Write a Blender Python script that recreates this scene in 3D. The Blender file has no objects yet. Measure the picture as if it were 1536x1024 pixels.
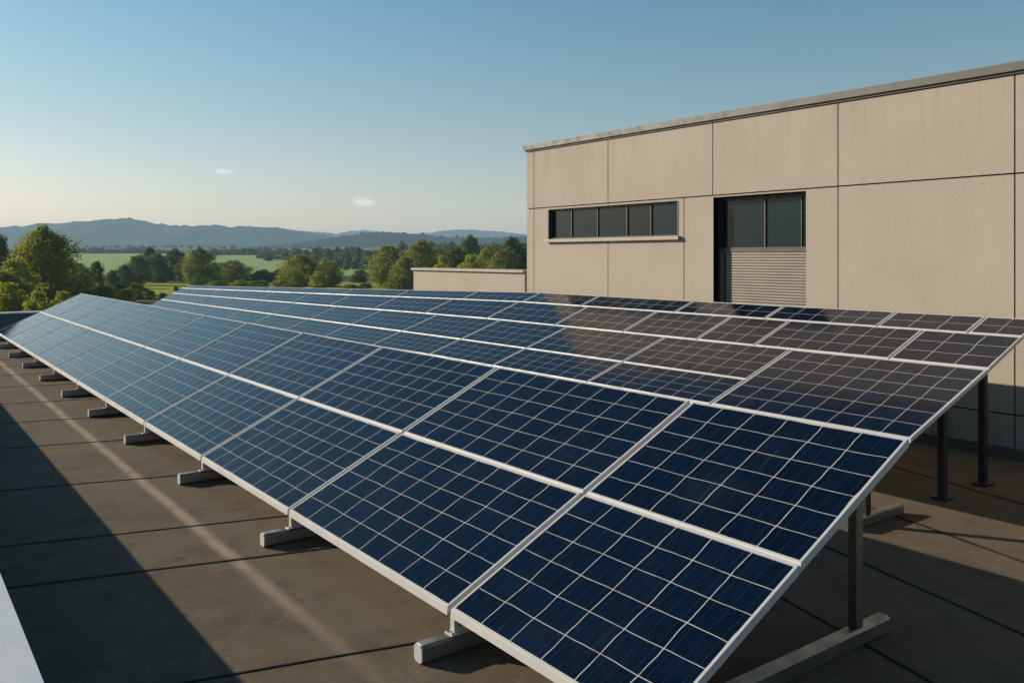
import bpy, bmesh, math, random
from mathutils import Vector, noise
random.seed(7)
S = bpy.context.scene
COL = S.collection
R = math.radians

# ------------------------------------------------------------------ camera
CAMZ = 1.962
FPX = 1281.0
YAW = math.atan2(958.0, FPX)
FW = Vector((math.sin(YAW), math.cos(YAW), 0))
RT = Vector((math.cos(YAW), -math.sin(YAW), 0))
cam = bpy.data.cameras.new('camera')
camo = bpy.data.objects.new('camera', cam)
COL.objects.link(camo)
camo.location = (0, 0, CAMZ)
camo.rotation_euler = (R(90), 0, -YAW)
cam.sensor_width = 36
cam.lens = FPX / 1536 * 36
cam.shift_y = -127 / 1536
cam.clip_start = 0.05
cam.clip_end = 30000
S.camera = camo

# ------------------------------------------------------------------ light
SUN_DIR = Vector((-1.0, 1.6, 0.72)).normalized()          # towards the sun
SUN_EL = math.asin(SUN_DIR.z)
W = bpy.data.worlds.new('World')
S.world = W
W.use_nodes = True
wn = W.node_tree
wn.nodes.clear()
sky = wn.nodes.new('ShaderNodeTexSky')
sky.sky_type = 'NISHITA'
sky.sun_disc = False
sky.sun_elevation = SUN_EL
sky.sun_rotation = math.atan2(SUN_DIR.x, SUN_DIR.y)
sky.altitude = 200
sky.air_density = 1.0
sky.dust_density = 0.5
sky.ozone_density = 1.0
bg = wn.nodes.new('ShaderNodeBackground')
bg.inputs['Strength'].default_value = 0.08
wo = wn.nodes.new('ShaderNodeOutputWorld')
tint = wn.nodes.new('ShaderNodeMix'); tint.data_type = 'RGBA'; tint.blend_type = 'MULTIPLY'
tint.inputs[0].default_value = 1.0
tc = wn.nodes.new('ShaderNodeTexCoord')
sx = wn.nodes.new('ShaderNodeSeparateXYZ')
wn.links.new(tc.outputs['Generated'], sx.inputs[0])
cr = wn.nodes.new('ShaderNodeValToRGB')                  # warmer towards the horizon, cooler overhead
cr.color_ramp.elements[0].position = 0.03
cr.color_ramp.elements[0].color = (1.50, 1.17, 1.10, 1)
cr.color_ramp.elements[1].position = 0.62
cr.color_ramp.elements[1].color = (0.28, 0.56, 0.72, 1)
e_ = cr.color_ramp.elements.new(0.29)
e_.color = (0.83, 1.20, 1.17, 1)
e_ = cr.color_ramp.elements.new(0.15)
e_.color = (1.12, 1.15, 1.07, 1)
wn.links.new(sx.outputs[2], cr.inputs[0])
wn.links.new(cr.outputs[0], tint.inputs[7])
wn.links.new(sky.outputs[0], tint.inputs[6])
wn.links.new(tint.outputs[2], bg.inputs[0])
wn.links.new(bg.outputs[0], wo.inputs[0])
sun = bpy.data.lights.new('sun', 'SUN')
sun.energy = 5.0
sun.angle = R(0.5)
sun.color = (1.0, 0.86, 0.68)
suno = bpy.data.objects.new('sun', sun)
COL.objects.link(suno)
suno.rotation_euler = (-SUN_DIR).to_track_quat('-Z', 'Y').to_euler()
S.view_settings.view_transform = 'Standard'
S.view_settings.look = 'None'
S.view_settings.exposure = 0.2
S.view_settings.gamma = 1.0
S.cycles.use_denoising = True
S.cycles.max_bounces = 12
S.cycles.diffuse_bounces = 5
S.cycles.glossy_bounces = 5
S.cycles.transparent_max_bounces = 8
S.cycles.blur_glossy = 0.0
S.cycles.sample_clamp_indirect = 8.0
S.cycles.volume_bounces = 8

# ------------------------------------------------------------------ helpers
def ray_X(u, X):
    """Y of the point seen at photo column u on the plane X."""
    k = (u - 768) / FPX
    return X * (RT.x - k * FW.x) / (k * FW.y - RT.y)

def ground_pt(u, v, z=0.0):
    d = FPX * (CAMZ - z) / (v - 385)
    p = FW * d + RT * ((u - 768) / FPX * d)
    return Vector((p.x, p.y, z))

def far_pt(u, D, z=0.0):
    p = FW * D + RT * ((u - 768) / FPX * D)
    return Vector((p.x, p.y, z))

def z_at(v, D):
    return CAMZ - (v - 385) / FPX * D

def tag(o, label=None, cat=None, group=None, kind=None):
    if label: o['label'] = label
    if cat: o['category'] = cat
    if group: o['group'] = group
    if kind: o['kind'] = kind
    return o

def empty(name, loc=(0, 0, 0)):
    o = bpy.data.objects.new(name, None)
    o.empty_display_size = 0.1
    COL.objects.link(o)
    o.location = loc
    return o

class MB:
    """collects faces and links them as one mesh object"""
    def __init__(s):
        s.v = []; s.f = []; s.uv = None; s.mi = []
    def poly(s, pts, m=0):
        b = len(s.v)
        s.v.extend(Vector(p) for p in pts)
        s.f.append(tuple(range(b, b + len(pts)))); s.mi.append(m)
    def box(s, x0, x1, y0, y1, z0, z1, m=0):
        b = len(s.v)
        for z in (z0, z1):
            for (x, y) in ((x0, y0), (x1, y0), (x1, y1), (x0, y1)):
                s.v.append(Vector((x, y, z)))
        for f in ((3, 2, 1, 0), (4, 5, 6, 7), (0, 1, 5, 4), (1, 2, 6, 5), (2, 3, 7, 6), (3, 0, 4, 7)):
            s.f.append(tuple(b + i for i in f)); s.mi.append(m)
    def bar(s, a, c, w, h, up=Vector((0, 0, 1)), m=0, ch=0.0):
        """bar from a to c, width w, height h centred on the line; optional chamfer"""
        a = Vector(a); c = Vector(c)
        d = (c - a).normalized()
        sd = d.cross(up).normalized()
        u = sd.cross(d).normalized()
        if ch > 0:
            pr = [(-w/2 + ch, -h/2), (w/2 - ch, -h/2), (w/2, -h/2 + ch), (w/2, h/2 - ch),
                  (w/2 - ch, h/2), (-w/2 + ch, h/2), (-w/2, h/2 - ch), (-w/2, -h/2 + ch)]
        else:
            pr = [(-w/2, -h/2), (w/2, -h/2), (w/2, h/2), (-w/2, h/2)]
        n = len(pr); b = len(s.v)
        for p in (a, c):
            for (x, y) in pr:
                s.v.append(p + sd * x + u * y)
        for i in range(n):
            j = (i + 1) % n
            s.f.append((b + i, b + j, b + n + j, b + n + i)); s.mi.append(m)
        s.f.append(tuple(b + i for i in reversed(range(n)))); s.mi.append(m)
        s.f.append(tuple(b + n + i for i in range(n))); s.mi.append(m)
    def tube(s, pts, rad, n=6, m=0):
        rings = []
        for i, p in enumerate(pts):
            p = Vector(p)
            d = (Vector(pts[min(i + 1, len(pts) - 1)]) - Vector(pts[max(i - 1, 0)])).normalized()
            t = d.orthogonal().normalized(); q = d.cross(t)
            b = len(s.v)
            for k in range(n):
                a = 2 * math.pi * k / n
                s.v.append(p + (t * math.cos(a) + q * math.sin(a)) * rad[i])
            rings.append(b)
        for i in range(len(rings) - 1):
            for k in range(n):
                k2 = (k + 1) % n
                s.f.append((rings[i] + k, rings[i] + k2, rings[i+1] + k2, rings[i+1] + k)); s.mi.append(m)
    def build(s, name, mats, parent=None, smooth=False, origin=None, fix=True):
        if origin is None:
            origin = parent.location.copy() if parent is not None else Vector((0, 0, 0))
        origin = Vector(origin)
        me = bpy.data.meshes.new(name)
        me.from_pydata([tuple(v - origin) for v in s.v], [], s.f)
        if not isinstance(mats, (list, tuple)): mats = [mats]
        for m in mats: me.materials.append(m)
        me.polygons.foreach_set('material_index', s.mi)
        if fix:
            bm = bmesh.new(); bm.from_mesh(me)
            bmesh.ops.recalc_face_normals(bm, faces=bm.faces)
            bm.to_mesh(me); bm.free()
        if smooth:
            me.polygons.foreach_set('use_smooth', [True] * len(me.polygons))
        o = bpy.data.objects.new(name, me)
        COL.objects.link(o)
        if parent is not None:
            o.parent = parent
        else:
            o.location = origin
        return o

# ------------------------------------------------------------------ materials
class NT:
    def __init__(s, name):
        s.m = bpy.data.materials.new(name)
        s.m.use_nodes = True
        s.t = s.m.node_tree
        s.t.nodes.clear()
        s.out = s.n('OutputMaterial')
    def n(s, kind, **kw):
        nd = s.t.nodes.new('ShaderNode' + kind)
        for k, v in kw.items():
            setattr(nd, k, v)
        return nd
    def l(s, a, b): s.t.links.new(a, b)
    def set(s, nd, **kw):
        for k, v in kw.items():
            nd.inputs[k.replace('_', ' ')].default_value = v
        return nd
    def math(s, op, a, b=None, c=None, clamp=False):
        nd = s.n('Math', operation=op, use_clamp=clamp)
        for i, x in enumerate((a, b, c)):
            if x is None: continue
            if isinstance(x, (int, float)): nd.inputs[i].default_value = x
            else: s.l(x, nd.inputs[i])
        return nd.outputs[0]
    def mix(s, fac, a, b):
        nd = s.n('Mix', data_type='RGBA')
        for i, x in ((0, fac), (6, a), (7, b)):
            if isinstance(x, (int, float)): nd.inputs[i].default_value = x
            elif isinstance(x, tuple): nd.inputs[i].default_value = (x + (1,))[:4]
            else: s.l(x, nd.inputs[i])
        return nd.outputs[2]
    def noise(s, vec, scale, detail=4, rough=0.5, dist=0.0):
        nd = s.n('TexNoise')
        nd.inputs['Scale'].default_value = scale
        nd.inputs['Detail'].default_value = detail
        nd.inputs['Roughness'].default_value = rough
        nd.inputs['Distortion'].default_value = dist
        if vec is not None: s.l(vec, nd.inputs['Vector'])
        return nd.outputs['Fac']
    def ramp(s, fac, lo, hi, a=0.0, b=1.0):
        nd = s.n('MapRange'); nd.interpolation_type = 'SMOOTHSTEP'
        s.l(fac, nd.inputs[0])
        nd.inputs[1].default_value = lo; nd.inputs[2].default_value = hi
        nd.inputs[3].default_value = a; nd.inputs[4].default_value = b
        return nd.outputs[0]
    def pos(s):
        return s.n('NewGeometry').outputs['Position']
    def scaled(s, vec, sx, sy, sz):
        mp = s.n('Mapping')
        mp.inputs['Scale'].default_value = (sx, sy, sz)
        s.l(vec, mp.inputs[0])
        return mp.outputs[0]
    def bump(s, h, strength, dist):
        b = s.n('Bump')
        b.inputs['Strength'].default_value = strength
        b.inputs['Distance'].default_value = dist
        s.l(h, b.inputs['Height'])
        return b.outputs[0]
    def principled(s, col, rough=0.5, metal=0.0, normal=None, spec=None):
        p = s.n('BsdfPrincipled')
        for k, x in (('Base Color', col), ('Roughness', rough), ('Metallic', metal)):
            if isinstance(x, tuple): p.inputs[k].default_value = (x + (1,))[:4]
            elif isinstance(x, (int, float)): p.inputs[k].default_value = x
            else: s.l(x, p.inputs[k])
        if spec is not None: p.inputs['Specular IOR Level'].default_value = spec
        if normal is not None: s.l(normal, p.inputs['Normal'])
        s.l(p.outputs[0], s.out.inputs[0])
        return p

def mat_concrete(name, c0, c1, streak=0.25):
    t = NT(name); P = t.pos()
    big = t.noise(P, 0.9, 5, 0.6)
    run = t.noise(t.scaled(P, 3.0, 3.0, 0.25), 1.6, 4, 0.6)
    fine = t.noise(P, 85, 3, 0.7)
    pit = t.noise(P, 28, 2, 0.5)
    f = t.math('ADD', t.ramp(big, .3, .7), t.math('MULTIPLY', t.ramp(run, .38, .7), streak), clamp=True)
    c = t.mix(f, c1, c0)
    c = t.mix(t.ramp(fine, .35, .75, 0, .28), c, tuple(x * .6 for x in c0))
    c = t.mix(t.ramp(pit, .70, .76, 0, .35), c, tuple(x * .45 for x in c0))
    sp = t.n('SeparateXYZ'); t.l(P, sp.inputs[0])
    runs = t.noise(t.scaled(P, 7.0, 7.0, .22), 1.0, 5, .7)
    dirt = t.math('MULTIPLY', t.ramp(runs, .50, .70), t.ramp(sp.outputs[2], 2.9, 3.75, 0, .30))
    low = t.math('MULTIPLY', t.ramp(runs, .45, .65), t.ramp(sp.outputs[2], .7, .05, 0, .35))
    c = t.mix(t.math('ADD', dirt, low, clamp=True), c, tuple(x * .5 for x in c1))
    h = t.math('ADD', fine, t.math('MULTIPLY', pit, .6))
    t.principled(c, t.ramp(fine, .3, .7, .75, .92), 0, t.bump(h, .35, .004), .3)
    return t.m

def mat_metal(name, c, rough, metal=1.0, dirt=0.25, bscale=60., bmp=.05):
    t = NT(name); P = t.pos()
    a = t.noise(P, 7, 5, .65); b = t.noise(P, bscale, 3, .6)
    col = t.mix(t.ramp(a, .42, .75, 0, dirt), c, tuple(x * .45 for x in c))
    col = t.mix(t.ramp(b, .5, .75, 0, dirt * .7), col, tuple(x * .6 for x in c))
    t.principled(col, t.ramp(a, .3, .7, rough * .8, rough * 1.35), metal, t.bump(b, bmp, .0015))
    return t.m

def mat_plain(name, c, rough=.6, spec=.4):
    t = NT(name); P = t.pos()
    a = t.noise(P, 20, 4, .6)
    t.principled(t.mix(t.ramp(a, .3, .7, 0, .35), c, tuple(x * .6 for x in c)), rough, 0, None, spec)
    return t.m

def mat_roof():
    t = NT('bitumen_membrane'); P = t.pos()
    big = t.noise(P, .55, 6, .62, .4)
    mid = t.noise(P, 3.2, 6, .65)
    fine = t.noise(P, 130, 2, .7)
    grit = t.noise(P, 420, 1, .5)
    big2 = t.noise(t.scaled(P, 1.0, .35, 1), 1.1, 5, .7, .8)
    c = t.mix(t.ramp(big, .32, .68), (.136, .106, .070), (.184, .148, .102))
    c = t.mix(t.ramp(mid, .45, .72, 0, .6), c, (.072, .060, .046))
    c = t.mix(t.ramp(fine, .4, .72, 0, .55), c, (.20, .175, .135))
    c = t.mix(t.ramp(grit, .55, .75, 0, .5), c, (.035, .031, .027))
    c = t.mix(t.ramp(big2, .52, .72, 0, .35), c, (.20, .165, .12))
    ring = t.ramp(t.math('ABSOLUTE', t.math('SUBTRACT', big, .47)), .012, .002)
    c = t.mix(t.math('MULTIPLY', ring, .16), c, (.30, .26, .20))
    # sunlight off the panel frames, painted into the membrane colour as a pale line
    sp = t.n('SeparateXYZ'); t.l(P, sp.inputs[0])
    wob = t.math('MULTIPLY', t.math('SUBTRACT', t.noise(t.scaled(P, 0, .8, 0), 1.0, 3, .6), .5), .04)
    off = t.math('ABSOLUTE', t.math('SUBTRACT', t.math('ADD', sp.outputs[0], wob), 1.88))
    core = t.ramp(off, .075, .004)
    run = t.math('MULTIPLY', core, t.ramp(sp.outputs[1], 3.0, 6.0, .10, 1.0))  # run: mask of the painted sunlight line
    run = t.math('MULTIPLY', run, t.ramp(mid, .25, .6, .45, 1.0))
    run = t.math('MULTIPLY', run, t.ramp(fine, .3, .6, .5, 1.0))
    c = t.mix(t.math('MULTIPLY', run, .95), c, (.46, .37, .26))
    h = t.math('ADD', t.math('MULTIPLY', fine, .7), t.math('ADD', grit, t.math('MULTIPLY', mid, 2.0)))
    t.principled(c, t.ramp(big, .35, .65, .75, .9), 0, t.bump(h, .5, .004), .08)
    return t.m

def mat_cells():
    """cell grid laid out in the UVs of each glass sheet (one unit = one cell)"""
    t = NT('solar_cells')
    uv = t.n('UVMap').outputs[0]
    P = t.pos()
    # hand-laid cells: the rows wander a little
    w = t.n('TexNoise'); w.inputs['Scale'].default_value = .8; w.inputs['Detail'].default_value = 2
    oi = t.n('ObjectInfo').outputs['Random']
    ofs = t.n('CombineXYZ'); t.l(t.math('MULTIPLY', oi, 91.), ofs.inputs[2])
    ad = t.n('VectorMath', operation='ADD'); t.l(uv, ad.inputs[0]); t.l(ofs.outputs[0], ad.inputs[1])
    t.l(ad.outputs[0], w.inputs['Vector'])
    sb = t.n('VectorMath', operation='SUBTRACT'); t.l(w.outputs['Color'], sb.inputs[0]); sb.inputs[1].default_value = (.5, .5, .5)
    sc = t.n('VectorMath', operation='SCALE'); t.l(sb.outputs[0], sc.inputs[0]); sc.inputs['Scale'].default_value = .13
    ad2 = t.n('VectorMath', operation='ADD'); t.l(uv, ad2.inputs[0]); t.l(sc.outputs[0], ad2.inputs[1])
    sp = t.n('SeparateXYZ'); t.l(ad2.outputs[0], sp.inputs[0])
    def edge(x, w0):
        fr = t.math('FRACT', x)
        d = t.math('ABSOLUTE', t.math('SUBTRACT', fr, .5))
        return t.ramp(d, .5 - w0 * 1.25, .5 - w0 * .75)
    lw = .0100
    gu, gv = edge(sp.outputs[0], lw), edge(sp.outputs[1], lw * 1.1)
    grid = t.math('MAXIMUM', gu, gv)
    wear = t.noise(ad.outputs[0], 2.4, 3, .6)
    grid = t.math('MULTIPLY', grid, t.ramp(wear, .25, .6, .62, 1.0))
    # fine busbars inside each cell
    fb = t.math('FRACT', t.math('MULTIPLY', sp.outputs[0], 3.))
    bus = t.math('MULTIPLY', t.ramp(t.math('ABSOLUTE', t.math('SUBTRACT', fb, .5)), .025, 0.012), .05)
    # one tone per cell
    fl = t.n('VectorMath', operation='FLOOR'); t.l(ad2.outputs[0], fl.inputs[0])
    fa = t.n('VectorMath', operation='ADD'); t.l(fl.outputs[0], fa.inputs[0]); t.l(ofs.outputs[0], fa.inputs[1])
    wn_ = t.n('TexWhiteNoise'); t.l(fa.outputs[0], wn_.inputs['Vector'])
    crys = t.noise(P, 26, 3, .6)
    c = t.mix(wn_.outputs['Value'], (.0014, .0056, .0190), (.0024, .0086, .0270))
    c = t.mix(t.ramp(crys, .4, .7, 0, .35), c, (.005, .0145, .038))
    c = t.mix(t.math('MULTIPLY', oi, .45), c, (.0008, .0036, .014))
    c = t.mix(bus, c, (.35, .38, .42))
    c = t.mix(grid, c, (.64, .625, .60))
    dust = t.noise(P, 2.3, 6, .65, .5)
    c = t.mix(t.ramp(dust, .5, .8, 0, .014), c, (.45, .42, .36))
    st = t.noise(t.scaled(ad.outputs[0], 5.0, .35, 1), 1.0, 4, .65, .3)
    c = t.mix(t.math('MULTIPLY', t.ramp(st, .60, .78), t.ramp(dust, .35, .7, .01, .07)), c, (.40, .40, .40))
    wave = t.noise(P, 1.1, 2, .5)
    rough = t.ramp(dust, .35, .75, .11, .19)
    p = t.principled(c, rough, 0, t.bump(wave, .25, .006), .34)
    p.inputs['IOR'].default_value = 1.45
    return t.m

def mat_glass_dark():
    t = NT('tinted_window_glass'); P = t.pos()
    a = t.noise(P, .8, 3, .5)
    c = t.mix(a, (.007, .024, .031), (.013, .034, .043))
    t.principled(c, .04, 0, t.bump(t.noise(P, 1.6, 1, .4), .12, .01), .3)
    return t.m

def mat_shutter():
    t = NT('shutter_slats'); P = t.pos()
    a = t.noise(P, 5, 5, .6)
    c = t.mix(t.ramp(a, .35, .7, 0, .5), (.27, .235, .195), (.215, .19, .16))
    t.principled(c, .5, .2, None, .4)
    return t.m

def mat_leaf(name, ca, cb, cc):
    t = NT(name)
    at = t.n('Attribute'); at.attribute_name = 'tone'
    oi = t.n('ObjectInfo').outputs['Random']
    k = t.math('ADD', t.math('MULTIPLY', at.outputs['Fac'], .75), t.math('MULTIPLY', oi, .35), clamp=True)
    c = t.mix(k, ca, cb)
    c = t.mix(t.ramp(k, .7, 1.0, 0, .8), c, cc)
    d = t.n('BsdfDiffuse'); t.l(c, d.inputs[0])
    tr = t.n('BsdfTranslucent')
    t.l(t.mix(.5, c, tuple(min(1, x * 1.6) for x in cb)), tr.inputs[0])
    gl = t.n('BsdfGlossy'); gl.inputs['Roughness'].default_value = .5
    gl.inputs[0].default_value = (.5, .5, .5, 1)
    m1 = t.n('MixShader'); m1.inputs[0].default_value = .5
    t.l(d.outputs[0], m1.inputs[1]); t.l(tr.outputs[0], m1.inputs[2])
    m2 = t.n('MixShader'); m2.inputs[0].default_value = .03
    t.l(m1.outputs[0], m2.inputs[1]); t.l(gl.outputs[0], m2.inputs[2])
    t.l(m2.outputs[0], t.out.inputs[0])
    return t.m

def mat_forest(name, a, b, scale):
    t = NT(name); P = t.pos()
    n1 = t.noise(P, scale, 6, .7); n2 = t.noise(P, scale * .12, 4, .6)
    c = t.mix(t.ramp(n1, .35, .68), a, b)
    c = t.mix(t.ramp(n2, .45, .7, 0, .5), c, tuple(x * .6 for x in a))
    t.principled(c, .9, 0, t.bump(n1, 1.0, 30.0), .1)
    return t.m

M_CELL = mat_cells()
M_FRAME = mat_metal('anodised_frame', (.56, .56, .555), .42, .05, .10, 14)
M_STEEL = mat_metal('galvanised_steel', (.31, .30, .285), .38, .85, .45, 35)
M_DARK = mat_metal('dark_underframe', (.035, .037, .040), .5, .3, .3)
M_BACK = mat_plain('panel_backsheet', (.30, .31, .32), .6)
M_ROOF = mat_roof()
M_SEAM = mat_plain('bitumen_seam', (.018, .017, .016), .75, .2)
M_WALL = mat_concrete('facade_panel', (.490, .421, .350), (.443, .379, .312))
M_JOINT = mat_plain('joint_sealant', (.030, .028, .026), .9, .1)
M_CAP = mat_metal('coping_metal', (.150, .134, .115), .5, .0, .0, 6, .0)
M_SILL = mat_metal('sill_metal', (.42, .37, .31), .55, .0, .08, 6, .01)
M_PCAP = mat_metal('parapet_coping_metal', (.60, .65, .70), .5, .1, .2, 24)
M_PAR = mat_concrete('parapet_render', (.16, .18, .20), (.13, .15, .17))
M_GLASS = mat_glass_dark()
M_WFR = mat_metal('window_frame_metal', (.10, .095, .085), .45, .4, .15)
M_WDK = mat_metal('dark_frame_metal', (.05, .055, .06), .45, .5, .2)
M_SHUT = mat_shutter()
M_BARK = mat_plain('bark', (.075, .055, .04), .9, .1)
M_LEAF = mat_leaf('leaf_green', (.135, .160, .022), (.255, .270, .032), (.35, .34, .045))
M_LEAFD = mat_leaf('leaf_dark', (.062, .088, .026), (.118, .145, .034), (.19, .20, .045))
M_LEAFY = mat_leaf('leaf_yellow', (.24, .26, .022), (.37, .37, .03), (.47, .45, .04))

# ------------------------------------------------------------------ terrain
def lerp_tab(tab, x):
    if x <= tab[0][0]: return tab[0][1]
    for (a, za), (b, zb) in zip(tab, tab[1:]):
        if x <= b:
            t = (x - a) / (b - a); t = t * t * (3 - 2 * t)
            return za + (zb - za) * t
    return tab[-1][1]
ZTAB = [(-1e5, -8), (430, -8), (1250, 5.9), (1800, 18), (2600, 31), (7500, 60)]
def zg(D, L=0.0):
    z = lerp_tab(ZTAB, D)
    if D > 60:
        z += noise.noise(Vector((D * .004, L * .004, 3.1))) * min(1.2, D * .0012)
    return z

def build_ground():
    Ds = [-7000, -3000, -1200, -500, -200, -80, 0, 60, 100, 140, 180, 220, 260, 300, 340, 380, 430, 480, 540, 600,
          680, 760, 850, 950, 1050, 1150, 1250, 1350, 1450, 1600, 1800, 2000, 2300, 2600, 3200, 4200, 5500, 7400]
    Ls = [-7000, -5000, -3500, -2500, -1800, -1300, -950, -700] + [-600 + 60 * i for i in range(21)] + \
         [700, 950, 1300, 1800, 2500, 3500, 5000, 7000]
    m = MB()
    for D in Ds:
        for L in Ls:
            p = FW * D + RT * L
            m.v.append(Vector((p.x, p.y, zg(D, L))))
    n = len(Ls)
    for i in range(len(Ds) - 1):
        for j in range(n - 1):
            m.f.append((i * n + j, i * n + j + 1, (i + 1) * n + j + 1, (i + 1) * n + j)); m.mi.append(0)
    t = NT('meadow_and_fields'); P = t.pos()
    mp = t.n('Mapping'); mp.inputs['Rotation'].default_value = (0, 0, YAW); t.l(P, mp.inputs[0])
    sp = t.n('SeparateXYZ'); t.l(mp.outputs[0], sp.inputs[0])
    D = sp.outputs[1]; L = sp.outputs[0]
    wob = t.math('MULTIPLY', t.math('SUBTRACT', t.noise(P, .006, 2, .5), .5), 26.)
    Dw = t.math('ADD', D, wob)
    fine = t.noise(P, .35, 5, .7); mid = t.noise(P, .03, 4, .6); blades = t.noise(P, 3.0, 3, .7)
    meadow = t.mix(mid, (.060, .082, .018), (.098, .118, .026))
    bright = t.mix(t.ramp(fine, .3, .7), (.27, .34, .02), (.38, .42, .03))
    stripe = t.noise(t.scaled(mp.outputs[0], .004, .12, 1), 1.0, 3, .6)
    bright = t.mix(t.ramp(stripe, .5, .7, 0, .55), bright, (.38, .37, .06))
    pale = t.mix(mid, (.29, .40, .13), (.34, .45, .16))
    pale = t.mix(t.ramp(stripe, .45, .7, 0, .3), pale, (.31, .37, .15))
    farw = t.mix(t.ramp(t.noise(P, .004, 4, .6), .42, .58), (.040, .062, .030), (.165, .205, .080))
    def band(a, b, s=8.):
        return t.math('MULTIPLY', t.ramp(Dw, a - s, a + s), t.ramp(Dw, b + s, b - s))
    c = t.mix(band(205, 338, 3), meadow, bright)
    c = t.mix(band(450, 1270, 12), c, pale)
    c = t.mix(t.ramp(Dw, 1260, 1290), c, farw)
    c = t.mix(t.ramp(blades, .4, .7, 0, .3), c, (.045, .06, .014))
    t.principled(c, .95, 0, t.bump(t.math('ADD', fine, blades), .6, .3), .1)
    o = m.build('ground', t.m, smooth=True)
    tag(o, kind='structure')
build_ground()

def ridge(name, D, pts, depth, mat, rough, step=3, back=None):
    """a range of hills whose crest stands at distance D; pts = crest heights over bearing"""
    m = MB()
    u0, u1 = pts[0][0], pts[-1][0]
    nu = int((u1 - u0) / step) + 1
    prof = [(-1, 0), (-.82, .10), (-.62, .30), (-.42, .56), (-.25, .78), (-.12, .93), (0, 1), (.2, .85), (.5, .45), (1, 0)]
    base = zg(D - depth) - 6
    for i in range(nu):
        u = u0 + i * step
        v = None
        for (a, va), (b, vb) in zip(pts, pts[1:]):
            if u <= b:
                k = (u - a) / (b - a); k = k * k * (3 - 2 * k) * .5 + k * .5
                v = va + (vb - va) * k; break
        if v is None: v = pts[-1][1]
        zc = z_at(v, D)
        for (q, h) in prof:
            Dq = D + q * depth
            p = FW * Dq + RT * ((u - 768) / FPX * D)
            n = noise.fractal(Vector((u * .03, q * 2.0, D * .01)), 1.0, 2.0, 4)
            z = base + (zc - base) * h * (1 + .10 * n * (1 - abs(h * 2 - 1)))
            if 0.05 < h:
                z += noise.noise(Vector((u * .9, q * 40, D))) * rough * h
            m.v.append(Vector((p.x, p.y, z)))
    k = len(prof)
    for i in range(nu - 1):
        for j in range(k - 1):
            m.f.append((i * k + j, (i + 1) * k + j, (i + 1) * k + j + 1, i * k + j + 1)); m.mi.append(0)
    tag(m.build(name, mat, smooth=True), kind='structure')

M_HILL = mat_forest('wooded_hill', (.006, .016, .016), (.030, .048, .026), .035)
ridge('hills', 4100, [(-900, 356), (-500, 352), (-200, 348), (0, 342), (50, 340.5), (60, 337), (100, 335), (140, 331.5),
      (165, 329), (192, 328), (212, 330.5), (238, 337), (262, 339.5), (292, 339), (325, 337), (346, 341.5), (372, 340),
      (400, 341), (430, 344.5), (455, 348), (485, 352.5), (520, 356), (600, 368), (700, 378)], 900, M_HILL, 16)
ridge('hills', 2700, [(380, 374), (430, 368), (480, 361), (520, 354.5), (560, 349), (580, 348.5), (620, 351), (660, 354.5), (700, 356),
      (740, 356.5), (790, 355), (900, 352), (1200, 350), (1800, 352)], 420, M_HILL, 14)
ridge('hills', 6300, [(300, 352), (400, 343), (430, 344), (470, 347.5), (505, 350), (530, 346.5), (548, 345.3), (575, 348), (610, 350.3),
      (648, 349), (668, 346), (685, 344), (704, 344.5), (740, 346.2), (790, 352), (900, 358), (1300, 362)], 900, M_HILL, 10)

# ------------------------------------------------------------------ roof
RX0, RX1, RY0, RY1 = -.25, 8.97, -7.0, 24.75
m = MB()
m.box(RX0, RX1, RY0, RY1, -9.0, 0.0)
m.box(RX1 + .002, 9.3, 11.49, RY1, -9.0, -.004)
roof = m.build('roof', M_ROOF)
tag(roof, kind='structure')

# membrane laps, welded with a raised bitumen bead
Q1 = Vector((.9655, -.262, 0)).normalized()
Q2 = Vector((.262, .9655, 0)).normalized()
def bead(mb, p, d, t0, t1, w, h):
    n = max(6, int(abs(t1 - t0) / .12))
    sd = Vector((-d.y, d.x, 0))
    rows = []
    ph = random.random() * 50
    for i in range(n + 1):
        t = t0 + (t1 - t0) * i / n
        c = p + d * t + sd * (noise.noise(Vector((t * 1.4, ph, 0))) * .010)
        ww = w * (1 + .35 * noise.noise(Vector((t * 3.1, ph, 7))))
        b = len(mb.v)
        for (x, z) in ((-.5, .0008), (-.32, h), (.32, h), (.5, .0008)):
            mb.v.append(Vector((c.x + sd.x * ww * x, c.y + sd.y * ww * x, z)))
        rows.append(b)
    for a, b in zip(rows, rows[1:]):
        for k in range(3):
            mb.f.append((a + k, a + k + 1, b + k + 1, b + k)); mb.mi.append(0)
m = MB()
for (u, v, w) in ((273, 1024, .020), (18, 881, .030), (0, 820, .018), (0, 736, .024), (0, 673, .022), (0, 635, .02),
                  (0, 606, .02), (0, 581, .02), (0, 563, .02), (0, 550, .02), (0, 540, .018)):
    p = ground_pt(u, v)
    t0 = (.38 - p.x) / Q1.x; t1 = (4.2 - p.x) / Q1.x
    bead(m, p, Q1, t0, t1, w, .005)
for (u, v, w) in ((1536, 757, .024), (1536, 843, .028), (1536, 952, .024), (1330, 985, .024)):
    p = ground_pt(u, v)
    bead(m, p, Q2, -2.2, 6.0, w, .005)
tag(m.build('roof', M_SEAM), kind='structure')

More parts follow.
